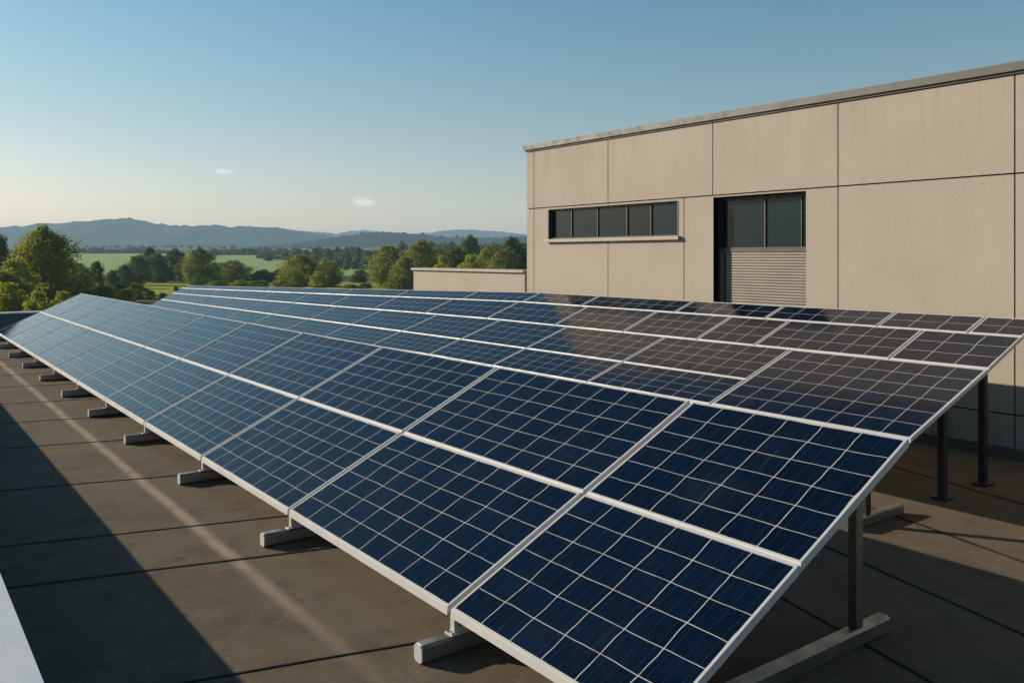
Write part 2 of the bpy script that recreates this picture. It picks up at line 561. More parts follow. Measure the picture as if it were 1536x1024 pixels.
# ------------------------------------------------------------------ parapets
def parapet(label, x0, x1, y0, y1, z1, over, cap_h):
    e = empty('parapet', ((x0 + x1) / 2, (y0 + y1) / 2, 0))
    tag(e, label, 'parapet')
    m = MB(); m.box(x0 + over, x1 - over, y0, y1, .002, z1 - cap_h)
    m.build('wall', M_PAR, e)
    m = MB()
    # folded metal coping with a drip edge
    m.box(x0, x1, y0 - .03, y1 + .03, z1 - cap_h + .002, z1)
    m.box(x0 - .004, x0 + .012, y0 - .03, y1 + .03, z1 - cap_h - .03, z1 - .012)
    m.box(x1 - .012, x1 + .004, y0 - .03, y1 + .03, z1 - cap_h - .03, z1 - .012)
    c = m.build('coping', M_PCAP, e)
    return e
ZP = .689
parapet('low roof parapet in the near corner with a wide pale grey metal coping', -.24, .409, -6.9, 24.2, ZP, .05, .035)
parapet('dark shaded parapet at the far end of the roof with a thin pale coping', -.24, 8.6, 24.35, 24.70, .58, .02, .035)

# ------------------------------------------------------------------ concrete hall
FX = 8.90
ZC = 3.85
bld = empty('building', (FX + 4, 3, 0))
tag(bld, 'beige concrete panel hall on the roof with strip window and roller shutter', 'building')
Yl = ray_X(790, FX)
Yv = {u: ray_X(u, FX) for u in (801, 822, 912, 1018, 1026, 1069, 1070, 1209, 1257, 1522)}
WIN = (Yv[1018], Yv[822], 2.25, 2.735)
DOOR = (Yv[1209], Yv[1070], 0.0, 2.745)
ZJ = 2.772
ZT = ZC - .115
Yr = -6.5
PT = .09                                    # panel thickness
m = MB()
g = .008
def panel(y0, y1, z0, z1, hole=None):
    """one facade panel, arrised edges, optional rectangular hole"""
    y0 += g; y1 -= g; z0 += g; z1 -= g
    if hole is None:
        rects = [(y0, y1, z0, z1)]
    else:
        a, b, c, d = hole
        rects = []
        if a > y0: rects.append((y0, min(a, y1), z0, z1))
        if b < y1: rects.append((max(b, y0), y1, z0, z1))
        ya, yb = max(y0, a), min(y1, b)
        if yb > ya:
            if c > z0: rects.append((ya, yb, z0, min(c, z1)))
            if d < z1: rects.append((ya, yb, max(d, z0), z1))
    for (a, b, c, d) in rects:
        if b - a > .001 and d - c > .001:
            m.box(FX, FX + PT, a, b, c, d)
cols_up = [Yr, Yv[1522] - 2.6, Yv[1522], Yv[1257], Yv[1069], Yv[912], Yv[801], Yl]
for a, b in zip(cols_up, cols_up[1:]):
    panel(a, b, ZJ, ZT)
panel(Yr, Yv[1522] - 2.6, .42, ZJ); panel(Yv[1522] - 2.6, Yv[1522], .42, ZJ); panel(Yv[1522], Yv[1257], .42, ZJ)
panel(Yr, Yv[1522] - 2.6, .0, .42); panel(Yv[1522] - 2.6, Yv[1522], .0, .42); panel(Yv[1522], Yv[1257], .0, .42)
panel(Yv[1257], DOOR[0] + g, .0, ZJ)
panel(DOOR[1] - g, Yv[1026], .0, ZJ)
panel(DOOR[0] - g, DOOR[1] + g, DOOR[3] - g, ZJ)
panel(Yv[1026], Yv[912], .0, ZJ, WIN)
panel(Yv[912], Yv[801], .0, ZJ, WIN)
panel(Yv[801], Yl, .0, ZJ); 
# the other three sides
m.box(FX + .1, 18, Yl - .1, Yl - .001, 0, ZT)
m.box(FX + .1, 18, Yr, Yr + .1, 0, ZT)
m.box(17.9, 18, Yr + .1, Yl - .1, 0, ZT)
m.box(FX + .1, 18, Yr, Yl - .1, ZT + .005, ZT + .05)
m.build('wall', M_WALL, bld)
m = MB()                                     # sealant behind the joints, with the openings left free
BX0, BX1 = FX + .03, FX + PT + .06
for (a, b, c, d) in ((Yr, DOOR[0] - .003, .0, ZT), (DOOR[0] - .003, DOOR[1] + .003, DOOR[3] + .003, ZT), (DOOR[1] + .003, WIN[0] - .003, 0, ZT),
                     (WIN[0] - .003, WIN[1] + .003, 0, WIN[2] - .003), (WIN[0] - .003, WIN[1] + .003, WIN[3] + .003, ZT), (WIN[1] + .003, Yl - .012, 0, ZT)):
    m.box(BX0, BX1, a, b, c, d)
m.build('joint_backing', M_JOINT, bld)
m = MB()
m.box(FX - .042, FX + .35, Yr - .05, Yl + .042, ZC - .080, ZC)
m.box(FX - .048, FX - .0425, Yr - .05, Yl + .047, ZC - .086, ZC - .004)
m.box(FX - .02, FX + .3, Yr, Yl + .02, ZC - .113, ZC - .0802)
m.build('roof_coping', M_CAP, bld)
m = MB(); m.box(FX - .035, FX - .002, Yr, DOOR[0] - .05, .003, .10)
m.box(FX - .035, FX - .002, DOOR[1] + .05, Yl, .003, .10)
m.build('base_flashing', M_CAP, bld)
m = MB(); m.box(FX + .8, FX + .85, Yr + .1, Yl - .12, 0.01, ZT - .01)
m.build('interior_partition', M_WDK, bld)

# strip window
y0, y1, z0, z1 = WIN
win = empty('window', (FX, (y0 + y1) / 2, z0)); win.parent = bld
win.location = Vector((FX, (y0 + y1) / 2, z0)) - bld.location
wo_ = Vector((FX, (y0 + y1) / 2, z0))
def part(mb, name, mat, par, org):
    o = mb.build(name, mat, None, origin=org)
    o.parent = par; o.location = (0, 0, 0)
    return o
m = MB()
fx0, fx1 = FX + .035, FX + .095
m.box(fx0, fx1, y0 + .001, y0 + .022, z0 + .001, z1 - .001)
m.box(fx0, fx1, y1 - .055, y1 - .001, z0 + .001, z1 - .001)
m.box(fx0, fx1, y0 + .022, y1 - .055, z1 - .024, z1 - .001)
m.box(fx0, fx1, y0 + .022, y1 - .055, z0 + .001, z0 + .02)
part(m, 'frame', M_WDK, win, wo_)
for u in (856, 895, 939, 975):
    y = ray_X(u, FX + .04)
    m = MB(); m.box(fx0 + .02, fx0 + .0385, y - .007, y + .007, z0 + .021, z1 - .025)
    part(m, 'mullion', M_WFR, win, wo_)
m = MB(); m.box(FX + .075, FX + .083, y0 + .023, y1 - .056, z0 + .021, z1 - .025)
part(m, 'pane', M_GLASS, win, wo_)
m = MB(); m.box(FX - .05, FX + .034, y0 - .03, y1 + .03, z0 - .045, z0 - .002)
m.box(FX - .056, FX - .0505, y0 - .035, y1 + .035, z0 - .052, z0 - .006)
part(m, 'sill', M_SILL, win, wo_)
for ya, yb in ((y0, y0 + .0235), (y1 - .02, y1)):
    m = MB(); m.box(FX - .004, FX + .03, ya, yb, z0, z1)
    part(m, 'reveal_trim', M_WFR, win, wo_)

# shutter door with glazed top light
y0, y1, z0, z1 = DOOR
door = empty('shutter_door', (0, 0, 0)); door.parent = bld
do_ = Vector((FX, (y0 + y1) / 2, 0)); door.location = do_ - bld.location
dx = FX + .125
m = MB()
m.box(FX + .001, dx + .06, y1 - .0, y1 + .012, 0, z1)        # jamb linings
m.box(FX + .001, dx + .06, y0 - .012, y0, 0, z1)
m.box(FX + .001, dx + .06, y0, y1, z1, z1 + .012)
part(m, 'jamb', M_WDK, door, do_)
zt = 2.05
m = MB()
m.box(dx - .005, dx + .04, y0 + .002, y1 - .002, zt - .03, zt + .032)
part(m, 'transom', M_WFR, door, do_)
for u, hw_ in ((1147, .008), (1202, .006)):
    ym = ray_X(u, dx)
    m = MB(); m.box(dx + .001, dx + .03, ym - hw_, ym + hw_, zt + .034, z1 - .051)
    part(m, 'mullion', M_WFR, door, do_)
m = MB()
m.box(dx - .004, dx + .035, y0 + .002, y1 - .002, z1 - .05, z1 - .002)
m.box(dx - .002, dx + .035, y1 - .05, y1 - .002, zt + .034, z1 - .052)
part(m, 'top_frame', M_WDK, door, do_)
m = MB(); m.box(dx + .02, dx + .027, y0 + .003, y1 - .051, zt + .033, z1 - .051)
part(m, 'pane', M_GLASS, door, do_)
m = MB()
nsl = 56; hs = (zt - .034 - .02) / nsl
for i in range(nsl):
    a = .02 + i * hs
    pts = [(dx + .0065, a), (dx + .0015, a + hs * .2), (dx, a + hs * .5), (dx + .0015, a + hs * .82), (dx + .0065, a + hs * .97)]
    for (xa, za), (xb, zb) in zip(pts, pts[1:]):
        m.poly([(xa, y0 + .004, za), (xb, y0 + .004, zb), (xb, y1 - .004, zb), (xa, y1 - .004, za)])
m.box(dx + .03, dx + .05, y0 + .004, y1 - .004, .01, zt - .035)
part(m, 'shutter', M_SHUT, door, do_)
m = MB(); m.box(dx - .02, dx + .02, y1 - .10, y1 - .085, .02, zt - .034)
part(m, 'guide_rail', M_WDK, door, do_)

# low wall carrying on from the hall
lw = empty('low_wall', (FX, 13.4, 0))
tag(lw, 'low beige concrete wall running on from the far corner of the hall', 'wall')
Ye = ray_X(620, FX)
m = MB(); m.box(FX + .004, FX + .3, Yl + .06, Ye, 0, 1.675)
m.build('wall', M_WALL, lw)
m = MB(); m.box(FX - .04, FX + .34, Yl + .058, Ye + .03, 1.69, 1.735)
m.box(FX - .01, FX + .31, Yl + .06, Ye + .005, 1.6752, 1.6898)
m.build('coping', M_SILL, lw)

# ------------------------------------------------------------------ solar arrays
X0, Z0 = 2.30, .207
TILT = math.atan(.475)
HS = .4346 * 2.3
def A1(r, Y):
    d = HS * r
    return Vector((X0 + d * math.cos(TILT), Y, Z0 + d * math.sin(TILT)))

NEAR2 = [(5.78, .694), (6.28, .864), (6.951, 1.092), (7.54, 1.310), (7.90, 1.435)]
S_FAR = [-.28, .28, .60, .86, 1.0]
FAR2 = [(5.81 + .93 * s, .704 + .486 * s) for s in S_FAR]
def A2(r, Y):
    b = max(0.0, (Y - 10.0) / 13.6)
    n, f = NEAR2[r], FAR2[r]
    return Vector((n[0] + (f[0] - n[0]) * b, Y, n[1] + (f[1] - n[1]) * b))

def solar_panel(A, B, C, D, nu, nv, label, group, gap=.005, gapc=.016, fw=.017, th=.040, lip=.004):
    """A near-low, B far-low, C far-high, D near-high corners of the module's bay"""
    e1 = (B - A).normalized(); e2 = (D - A).normalized()
    hgt = min((D - A).length, (C - B).length)
    fw = min(fw, hgt * .09)
    A = A + e1 * gapc + e2 * gap; B = B - e1 * gapc + e2 * gap
    C = C - e1 * gapc - e2 * gap; D = D + e1 * gapc - e2 * gap
    nrm = e1.cross(e2).normalized()
    if nrm.z < 0: nrm = -nrm
    j = [nrm * random.uniform(-.0015, .0015) for _ in range(4)]
    o = [A + j[0], B + j[1], C + j[2], D + j[3]]
    root = empty('solar_panel', (A + C) / 2 - Vector((0, 0, th)))
    tag(root, label, 'solar panel', group)
    def inset(q, d):
        a, b, c, dd = q
        r = []
        for i in range(4):
            p, nx, pv = q[i], q[(i + 1) % 4], q[i - 1]
            r.append(p + (nx - p).normalized() * d + (pv - p).normalized() * d)
        return r
    dn = Vector((0, 0, -th))
    top = inset(o, .003)
    ob = [p - nrm * .003 for p in o]
    low = [o[0] + dn + Vector((-lip, 0, 0)), o[1] + dn + Vector((-lip, 0, 0)), o[2] + dn, o[3] + dn]
    inn = inset(o, fw); inl = [p - nrm * .004 for p in inn]
    flg = inset(low, fw * 1.2)
    m = MB()
    for loop in (low, ob, top, inn, inl): m.v.extend(loop)
    m.v.extend(flg)
    def ring(a, b):
        for i in range(4):
            k = (i + 1) % 4
            m.f.append((a * 4 + i, a * 4 + k, b * 4 + k, b * 4 + i)); m.mi.append(0)
    for a, b in ((0, 1), (1, 2), (2, 3), (3, 4), (5, 0)): ring(a, b)
    m.build('frame', M_FRAME, root)
    # glass sheet with its cells, closed underneath by the backsheet
    gl = inset(o, fw - .002); gl = [p - nrm * .0035 for p in gl]
    m = MB(); K = 4
    for i in range(K + 1):
        for k in range(K + 1):
            s, t = i / K, k / K
            m.v.append((gl[0] * (1 - s) + gl[1] * s) * (1 - t) + (gl[3] * (1 - s) + gl[2] * s) * t)
    uvs = []
    for i in range(K):
        for k in range(K):
            q = [(i, k), (i + 1, k), (i + 1, k + 1), (i, k + 1)]
            m.f.append(tuple(a * (K + 1) + b for a, b in q)); m.mi.append(0)
            uvs.append([(a / K * nu, b / K * nv) for a, b in q])
    g_ = m.build('cell_sheet', M_CELL, root, smooth=True, fix=False)
    ul = g_.data.uv_layers.new(name='UVMap')
    for p, uv in zip(g_.data.polygons, uvs):
        for li, c in zip(p.loop_indices, uv): ul.data[li].uv = c
    if g_.data.polygons[0].normal.z < 0: g_.data.flip_normals()
    bk = [p - nrm * .012 for p in gl]
    m = MB(); m.poly(bk)
    m.build('backsheet', M_BACK, root)
    return root

ORD = ['first', 'second', 'third', 'fourth', 'fifth', 'sixth', 'seventh', 'eighth', 'ninth', 'tenth', 'eleventh', 'twelfth', 'thirteenth', 'fourteenth', 'fifteenth']
def look(k, n):
    if k < 3: return 'navy solar panel with crisp grid'
    if k < 6: return 'blue solar panel with faint grid'
    return 'pale sky-blue solar panel'
Y1 = [2.19, 3.606, 5.67, 7.64, 9.62, 11.50, 13.35, 15.30, 17.25, 19.2, 21.15, 23.25]
CELL1 = [6, 8, 8, 8, 9, 8, 8, 8, 8, 8, 8]
for r in range(2):
    row = ('lower', 'upper')[r]
    for c in range(11):
        lab = '%s, %s row of front array, %s from near end' % (look(c, 11), row, ORD[c])
        solar_panel(A1(r, Y1[c]), A1(r, Y1[c + 1]), A1(r + 1, Y1[c + 1]), A1(r + 1, Y1[c]), CELL1[c], 6,
                    lab, 'solar panels of the front array')

CA = [4.88, 6.47, 8.12, 9.54, 11.1, 12.75, 14.35, 16.0, 17.6, 19.2, 20.75, 22.2, 23.6]
ROWS2 = [CA, CA,
         [3.09, 3.92, 5.31, 6.05, 7.16, 8.4, 9.9, 11.5, 13.1, 14.7, 16.3, 17.9, 19.4, 20.9, 22.3, 23.6],
         [3.09, 3.54, 4.37, 5.63, 6.9, 8.56, 9.84, 11.3, 13.2, 15.1, 17.0, 18.9, 20.8, 22.3, 23.6]]
NV2 = [4, 4, 3, 2]
RN = ['bottom row', 'second row up', 'third row up', 'narrow top row']
solar_panel(A2(0, 3.09), A2(0, 4.88), A2(2, 4.88), A2(2, 3.09), 8, 6,
            'tall dark solar panel at the near right corner of the rear array, two rows high', 'solar panels of the rear array', gap=.005, gapc=.010, fw=.022, th=.03)
for r in range(4):
    ys = ROWS2[r]
    n = len(ys) - 1
    for c in range(n):
        tone = 'brownish dark solar panel' if (r >= 2 and c < 5) else ('dark blue solar panel' if c < 5 else 'pale blue solar panel')
        lab = '%s, %s of rear array, %s from near end' % (tone, RN[r], ORD[c])
        nu = max(2, round((ys[c + 1] - ys[c]) / .24))
        solar_panel(A2(r, ys[c]), A2(r, ys[c + 1]), A2(r + 1, ys[c + 1]), A2(r + 1, ys[c]), nu, NV2[r],
                    lab, 'solar panels of the rear array', gap=.005, gapc=.010, fw=.015, th=.03)

# ------------------------------------------------------------------ stands
def stand_front(Y, label, yoff=0.0):
    e = empty('mounting_stand', (X0, Y, 0))
    tag(e, label, 'stand', 'stands of the front array')
    m = MB(); m.bar((X0 - .185, Y, .048), (4.24, Y, .048), .078, .090, ch=.014)
    m.build('skid', M_STEEL, e)
    m = MB(); m.bar((X0 - .194, Y, .048), (X0 - .1855, Y, .048), .072, .084, ch=.014)
    m.build('end_cap', M_FRAME, e)
    m = MB(); m.box(X0 - .02, X0 + .19, Y - .034, Y + .034, .0935, .0985)
    m.build('base_plate', M_FRAME, e)
    for bx in (X0 - .008, X0 + .175):
        for by in (-.022, .022):
            m = MB(); m.bar((bx, Y + by, .0988), (bx, Y + by, .107), .013, .013, up=Vector((1, 0, 0)), ch=.0035)
            m.build('bolt', M_STEEL, e)
    m = MB(); m.box(X0 + .004, X0 + .036, Y - .018, Y + .018, .0988, .168)
    m.box(X0 + .0355, X0 + .16, Y - .013, Y + .013, .0988, .18)
    m.build('front_post', M_FRAME, e)
    xr_ = 3.98; zr = A1((xr_ - X0) / (HS * math.cos(TILT)), 0).z - .095
    m = MB(); m.bar((xr_, Y, .0935), (xr_, Y, zr), .055, .055, up=Vector((1, 0, 0)), ch=.006)
    m.build('rear_post', M_STEEL, e)
    a = A1(.03, Y) + Vector((0, 0, -.072)); b = A1(1.97, Y) + Vector((0, 0, -.072))
    m = MB(); m.bar(a, b, .04, .05)
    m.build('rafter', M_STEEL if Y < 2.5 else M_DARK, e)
    return e
for k, Y in enumerate([2.42] + Y1[1:]):
    lab = ('steel stand under the near right end of the front array, its long skid showing' if k == 0 else
           'steel skid stand under the front array, %s along from the near end' % ORD[k])
    if k == 11: lab = 'small steel stand at the far left end of the front array'
    stand_front(Y if k == 0 else (Y - .03 if k < 11 else Y - .12), lab)

def zA2(x, Y):
    b = max(0.0, (Y - 10.0) / 13.6)
    p, q = A2(0, Y), A2(4, Y)
    return p.z + (q.z - p.z) * (x - p.x) / (q.x - p.x)
for k, Y in enumerate((3.46, 6.6, 9.8, 13.0, 16.2, 19.4, 22.9)):
    e = empty('mounting_stand', (6.6, Y, 0))
    tag(e, 'steel stand with dark posts under the near right end of the rear array' if k == 0 else
        'steel stand behind the front array, %s along under the rear array' % ORD[k], 'stand', 'stands of the rear array')
    x1 = A2(4, Y).x - .25
    xs = (5.82, 6.95, x1)
    for x in xs:
        z = zA2(x, Y) - .10
        m = MB(); m.bar((x, Y, .0785 if x == xs[0] else .0225), (x, Y, z), .06, .06, up=Vector((1, 0, 0)), ch=.006)
        m.build('post', M_DARK, e)
    m = MB(); m.bar((5.60, Y, .040), (6.30, Y, .040), .062, .076, ch=.010)
    m.build('foot', M_STEEL, e)
    for x in xs[1:]:
        m = MB(); m.bar((x - .07, Y, .012), (x + .07, Y, .012), .12, .020, ch=.004)
        m.build('foot', M_DARK, e)
    p, q = A2(0, Y), A2(4, Y)
    m = MB(); m.bar(p + Vector((.03, 0, -.075)), q + Vector((-.03, 0, -.075)), .04, .05)
    m.build('rafter', M_STEEL, e)

# ------------------------------------------------------------------ trees
def tree_mesh(seed, shape, nleaf, leaf, nclump, droop=.0):
    """crown of leaf clumps inside a unit tree (height 1, crown width 1); shape = list of (z, radius)"""
    rnd = random.Random(seed)
    def rad(z):
        for (a, ra), (b, rb) in zip(shape, shape[1:]):
            if z <= b: return ra + (rb - ra) * (z - a) / (b - a)
        return 0
    zlo, zhi = shape[0][0], shape[-1][0]
    clumps = []
    while len(clumps) < nclump:
        z = rnd.uniform(zlo, zhi); r = rad(z)
        if rnd.random() > (r / .5) ** 1.2 + .12: continue
        a = rnd.uniform(0, 2 * math.pi)
        q = r * (rnd.random() ** .4) * rnd.uniform(.66, .98)
        cr = rnd.uniform(.10, .17) * (.55 + r)
        clumps.append((Vector((q * math.cos(a), q * math.sin(a), z)), cr, rnd.random()))
    me_v, me_f, tone = [], [], []
    def leaf_at(p, d, s, tn):
        n = (d + Vector((rnd.gauss(0, .45), rnd.gauss(0, .45), rnd.gauss(0, .45) + .2))).normalized()
        t = n.orthogonal().normalized(); b = n.cross(t)
        an = rnd.uniform(0, math.pi); t, b = t * math.cos(an) + b * math.sin(an), b * math.cos(an) - t * math.sin(an)
        i = len(me_v)
        me_v.extend([p - t * s, p - b * s * .65, p + t * s, p + b * s * .65])
        me_f.append((i, i + 1, i + 2, i + 3))
        tone.append(min(1, max(0, tn)))
    per = int(nleaf * .82) // nclump
    for (c, cr, tn) in clumps:
        for _ in range(per):
            d = Vector((rnd.gauss(0, 1), rnd.gauss(0, 1), rnd.gauss(0, 1)))
            if d.length < .01: continue
            d.normalize()
            p = c + Vector((d.x, d.y, d.z * .8)) * cr * (rnd.random() ** .3)
            p.z -= droop * rnd.random() * cr
            leaf_at(p, d, leaf * rnd.uniform(.7, 1.4), tn * .7 + rnd.random() * .4 - .05)
    for _ in range(int(nleaf * .18)):
        z = rnd.uniform(zlo, zhi * .95); r = rad(z) * .78 * math.sqrt(rnd.random()); a = rnd.uniform(0, 6.283)
        d = Vector((math.cos(a), math.sin(a), rnd.uniform(-.3, .6)))
        leaf_at(Vector((r * math.cos(a), r * math.sin(a), z)), d.normalized(), leaf * rnd.uniform(1.2, 2.0), rnd.random() * .4)
    tr = MB()
    tr.tube([(0, 0, 0), (.004, .002, zlo * .6), (-.006, .004, zlo + .12), (.004, -.004, zlo + (zhi - zlo) * .55), (0, 0, zlo + (zhi - zlo) * .85)],
            [.024, .018, .013, .007, .002], 7)
    for (c, cr, tn) in rnd.sample(clumps, min(12, len(clumps))):
        z0_ = max(zlo * .8, c.z - rnd.uniform(.15, .3))
        tr.tube([(0, 0, z0_), (c.x * .45, c.y * .45, z0_ + (c.z - z0_) * .35), tuple(c)], [.007, .005, .0015], 5)
    return me_v, me_f, tone, tr

def make_mesh(name, v, f, tone, mat):
    me = bpy.data.meshes.new(name)
    me.from_pydata([tuple(x) for x in v], [], f)
    me.materials.append(mat)
    at = me.attributes.new('tone', 'FLOAT', 'FACE')
    at.data.foreach_set('value', tone)
    return me
OAK = [(.04, .26), (.18, .44), (.42, .50), (.58, .49), (.74, .40), (.88, .26), (.97, .10), (1.0, .0)]
TALL = [(.03, .30), (.16, .45), (.40, .50), (.60, .46), (.78, .36), (.90, .22), (.98, .08), (1.0, .0)]
BUSH = [(.02, .36), (.15, .46), (.35, .50), (.55, .47), (.75, .37), (.9, .22), (1.0, .0)]
LOBE = [(.04, .38), (.22, .50), (.40, .44), (.55, .40), (.70, .42), (.85, .30), (.96, .12), (1.0, 0)]
KINDS = {}
def kind(key, seed, shape, nleaf, leaf, ncl, mat, droop=.0):
    v, f, tone, tr = tree_mesh(seed, shape, nleaf, leaf, ncl, droop)
    KINDS[key] = (make_mesh('crown', v, f, tone, mat), tr, mat)
kind('oak', 11, OAK, 10000, 0.0165, 95, M_LEAF)
kind('oak2', 12, OAK, 10000, 0.0165, 80, M_LEAF, .5)
kind('lobe', 13, LOBE, 16000, 0.013, 120, M_LEAF)
kind('tall', 14, TALL, 10000, 0.0165, 85, M_LEAFD)
kind('tall2', 15, TALL, 10000, 0.0165, 90, M_LEAF)
kind('dark', 16, OAK, 8000, 0.018, 75, M_LEAFD)
kind('bush', 17, BUSH, 4500, 0.026, 48, M_LEAF)
kind('bush2', 18, BUSH, 4500, 0.026, 44, M_LEAFD)
kind('yellow', 19, BUSH, 4500, 0.026, 46, M_LEAFY)
kind('far', 20, OAK, 1600, 0.045, 34, M_LEAFD)
kind('far2', 21, BUSH, 1600, 0.045, 32, M_LEAFD)
TR_ME = {}
def plant(key, u, vtop, hw, D, label, group, name='tree', cat='tree', rot=None):
    zt = z_at(vtop, D)
    p = far_pt(u, D)
    L = (u - 768) / FPX * D
    z0_ = zg(D, L) - .05
    h = max(1.5, zt - z0_)
    w = 2 * hw / FPX * D * 1.2
    e = empty(name, (p.x, p.y, z0_))
    tag(e, label, cat, group)
    me, tr, mat = KINDS[key]
    c = bpy.data.objects.new('crown', me); COL.objects.link(c); c.parent = e
    e.scale = (w, w, h)
    e.rotation_euler = (0, 0, random.uniform(0, 6.28) if rot is None else rot)
    if key not in TR_ME:
        t = tr.build('trunk', M_BARK, None, smooth=True); TR_ME[key] = t.data
    else:
        t = bpy.data.objects.new('trunk', TR_ME[key]); COL.objects.link(t)
    t.parent = e; t.location = (0, 0, 0)
    return e

G1 = 'trees beyond the roof'
TREES = [
 ('lobe', 66, 341, 50, 150, 'largest broad green tree, standing tall at the left against the hills'),
 ('dark', 0, 354, 20, 190, 'dark tree cut by the left picture edge'),
 ('yellow', 22, 388, 36, 140, 'yellow green tree low in front of the large tree at far left'),
 ('oak', 8, 408, 40, 125, 'mid green tree in the lower left corner of the wood'),
 ('oak2', 116, 392, 24, 190, 'green tree just right of the largest tree'),
 ('tall', 143, 391, 14, 205, 'narrow dark tree second to the right of the largest tree'),
 ('dark', 168, 406, 13, 230, 'small dark round tree at the corner of the pale field'),
 ('dark', 207, 384, 22, 300, 'dark tree at the left of the dark clump by the pale field'),
 ('tall', 236, 379, 20, 330, 'dark tree in the middle of the dark clump by the pale field'),
 ('dark', 262, 374, 22, 345, 'tallest dark tree of the clump left of the columnar tree'),
 ('tall2', 298, 372, 25, 300, 'upright columnar green tree above the rear array\'s far corner'),
 ('dark', 322, 394, 10, 310, 'small dark tree touching the columnar tree'),
 ('oak', 350, 391, 29, 330, 'round domed tree standing alone before the pale field'),
 ('oak', 452, 383, 33, 290, 'broad olive tree above the middle of the rear array'),
 ('oak2', 491, 391, 25, 285, 'olive tree leaning against the broad olive tree on its right'),
 ('yellow', 478, 407, 15, 260, 'small bright yellow tree before the broad olive tree'),
 ('oak2', 583, 366, 28, 275, 'conical dark olive tree left of the low wall'),
 ('oak', 632, 361, 29, 265, 'rounded tall tree just above the end of the low wall'),
 ('tall', 683, 370, 26, 300, 'dark tree behind the low wall, left of its middle'),
 ('yellow', 664, 384, 16, 230, 'yellowish tree peeping over the left part of the low wall'),
 ('dark', 706, 354, 20, 340, 'tallest dark tree behind the middle of the low wall'),
 ('yellow', 706, 382, 20, 225, 'bright yellow green tree over the middle of the low wall'),
 ('oak2', 736, 366, 26, 270, 'olive tree behind the low wall, right of its middle'),
 ('dark', 768, 357, 28, 260, 'dark olive tree beside the hall\'s far corner'),
 ('tall', 800, 360, 26, 262, 'dark tree half hidden by the hall\'s far corner'),
]
TREES += [
 ('oak', 30, 372, 26, 165, 'mid green tree wedged between the left edge tree and the largest tree'),
 ('oak2', 92, 380, 26, 170, 'green tree tucked against the right flank of the largest tree'),
 ('dark', 186, 398, 16, 270, 'dark tree sloping down at the left end of the dark clump'),
 ('dark', 224, 372, 16, 350, 'dark tree at the back of the dark clump'),
 ('dark', 276, 386, 14, 335, 'dark tree filling the gap beside the columnar tree'),
 ('oak2', 606, 384, 18, 262, 'olive tree filling the gap between conical and rounded trees'),
 ('oak', 655, 372, 18, 290, 'olive tree right behind the rounded tall tree'),
 ('oak2', 752, 374, 22, 245, 'lower olive tree nearest the hall corner'),
]
for t in TREES: plant(*t, G1)

G2 = 'shrubs along the meadow'
SHRUBS = [
 ('yellow', 16, 424, 34, 118), ('yellow', 58, 437, 24, 112), ('yellow', 96, 437, 24, 118), ('bush', 74, 424, 28, 135),
 ('bush', 128, 433, 22, 150), ('bush', 152, 428, 22, 165), ('bush2', 178, 425, 18, 185), ('bush', 206, 424, 15, 205),
 ('bush', 188, 432, 16, 170), ('bush', 226, 435, 8, 200), ('bush2', 244, 439, 9, 195), ('bush2', 264, 435, 4, 250),
 ('bush2', 395, 404, 20, 330), ('bush2', 422, 402, 18, 335), ('bush', 330, 420, 18, 270), ('yellow', 360, 420, 16, 260),
 ('bush', 390, 420, 18, 270), ('yellow', 420, 419, 17, 262), ('bush2', 540, 404, 14, 330), ('bush', 548, 424, 12, 250),
 ('bush', 525, 426, 14, 250), ('bush', 600, 414, 22, 245), ('bush2', 105, 418, 26, 160), ('bush2', 40, 415, 30, 150), ('bush', 440, 424, 16, 250),
]
SL = ['rounded green shrub', 'yellow green shrub', 'dark green shrub']
HERE = ['at the left edge above the parapet', 'above the far parapet coping', 'right of the parapet shrubs, by the front array', 'behind the yellow parapet shrubs',
 'above the front array\'s far top corner', 'between the large tree and the green field', 'dark, under the small dark tree', 'at the left corner of the bright field',
 'just behind the front array, left of the bright field', 'leftmost small one on the bright field', 'right small one on the bright field', 'tiny one at the right of the bright field',
 'left of the hedge by the pale field', 'right of the hedge by the pale field', 'below the round domed tree at left', 'below the round domed tree at right',
 'in the low row right of the domed tree', 'in the low row before the broad olive tree', 'alone in the gap between olive trees', 'at the array edge in the gap between olive trees',
 'lowest one beside the yellow tree', 'between the conical tree and the low wall', 'under the tree right of the largest tree', 'in the shade under the largest tree', 'left under the broad olive tree']
for (k, u, v, hw, D), h in zip(SHRUBS, HERE):
    nm = SL[{'bush': 0, 'yellow': 1, 'bush2': 2}[k]]
    plant(k, u, v, hw, D, '%s %s' % (nm, h), G2, 'shrub', 'shrub')

# hedgerows and copses across the valley: every tree its own
rnd = random.Random(5)
def belt(u0, u1, v0, v1, D0, D1, n, hw0, hw1, lab, group):
    for i in range(n):
        u = u0 + (u1 - u0) * (i + rnd.uniform(.1, .9)) / n
        D = rnd.uniform(D0, D1)
        k = rnd.choice(('far', 'far2'))
        plant(k, u, rnd.uniform(v0, v1), rnd.uniform(hw0, hw1), D, lab, group)
belt(105, 245, 371, 376, 1290, 1400, 30, 4, 7, 'small hazy tree in the hedgerow behind the pale field at left', 'hedgerow trees at left')
belt(-30, 40, 372, 376, 1290, 1400, 10, 4, 7, 'small hazy tree at the left edge under the hills', 'hedgerow trees at the left edge')
belt(305, 440, 371, 377, 960, 1200, 30, 5, 8, 'dark hazy tree in the belt across the middle of the valley', 'tree belt in the middle')
belt(385, 440, 378, 384, 800, 900, 10, 5, 8, 'dark tree at the lower edge of the middle belt', 'lower belt trees')
belt(440, 585, 370, 380, 700, 1000, 36, 6, 10, 'dark tree in the wood left of the conical tree', 'wood trees left of the conical tree')
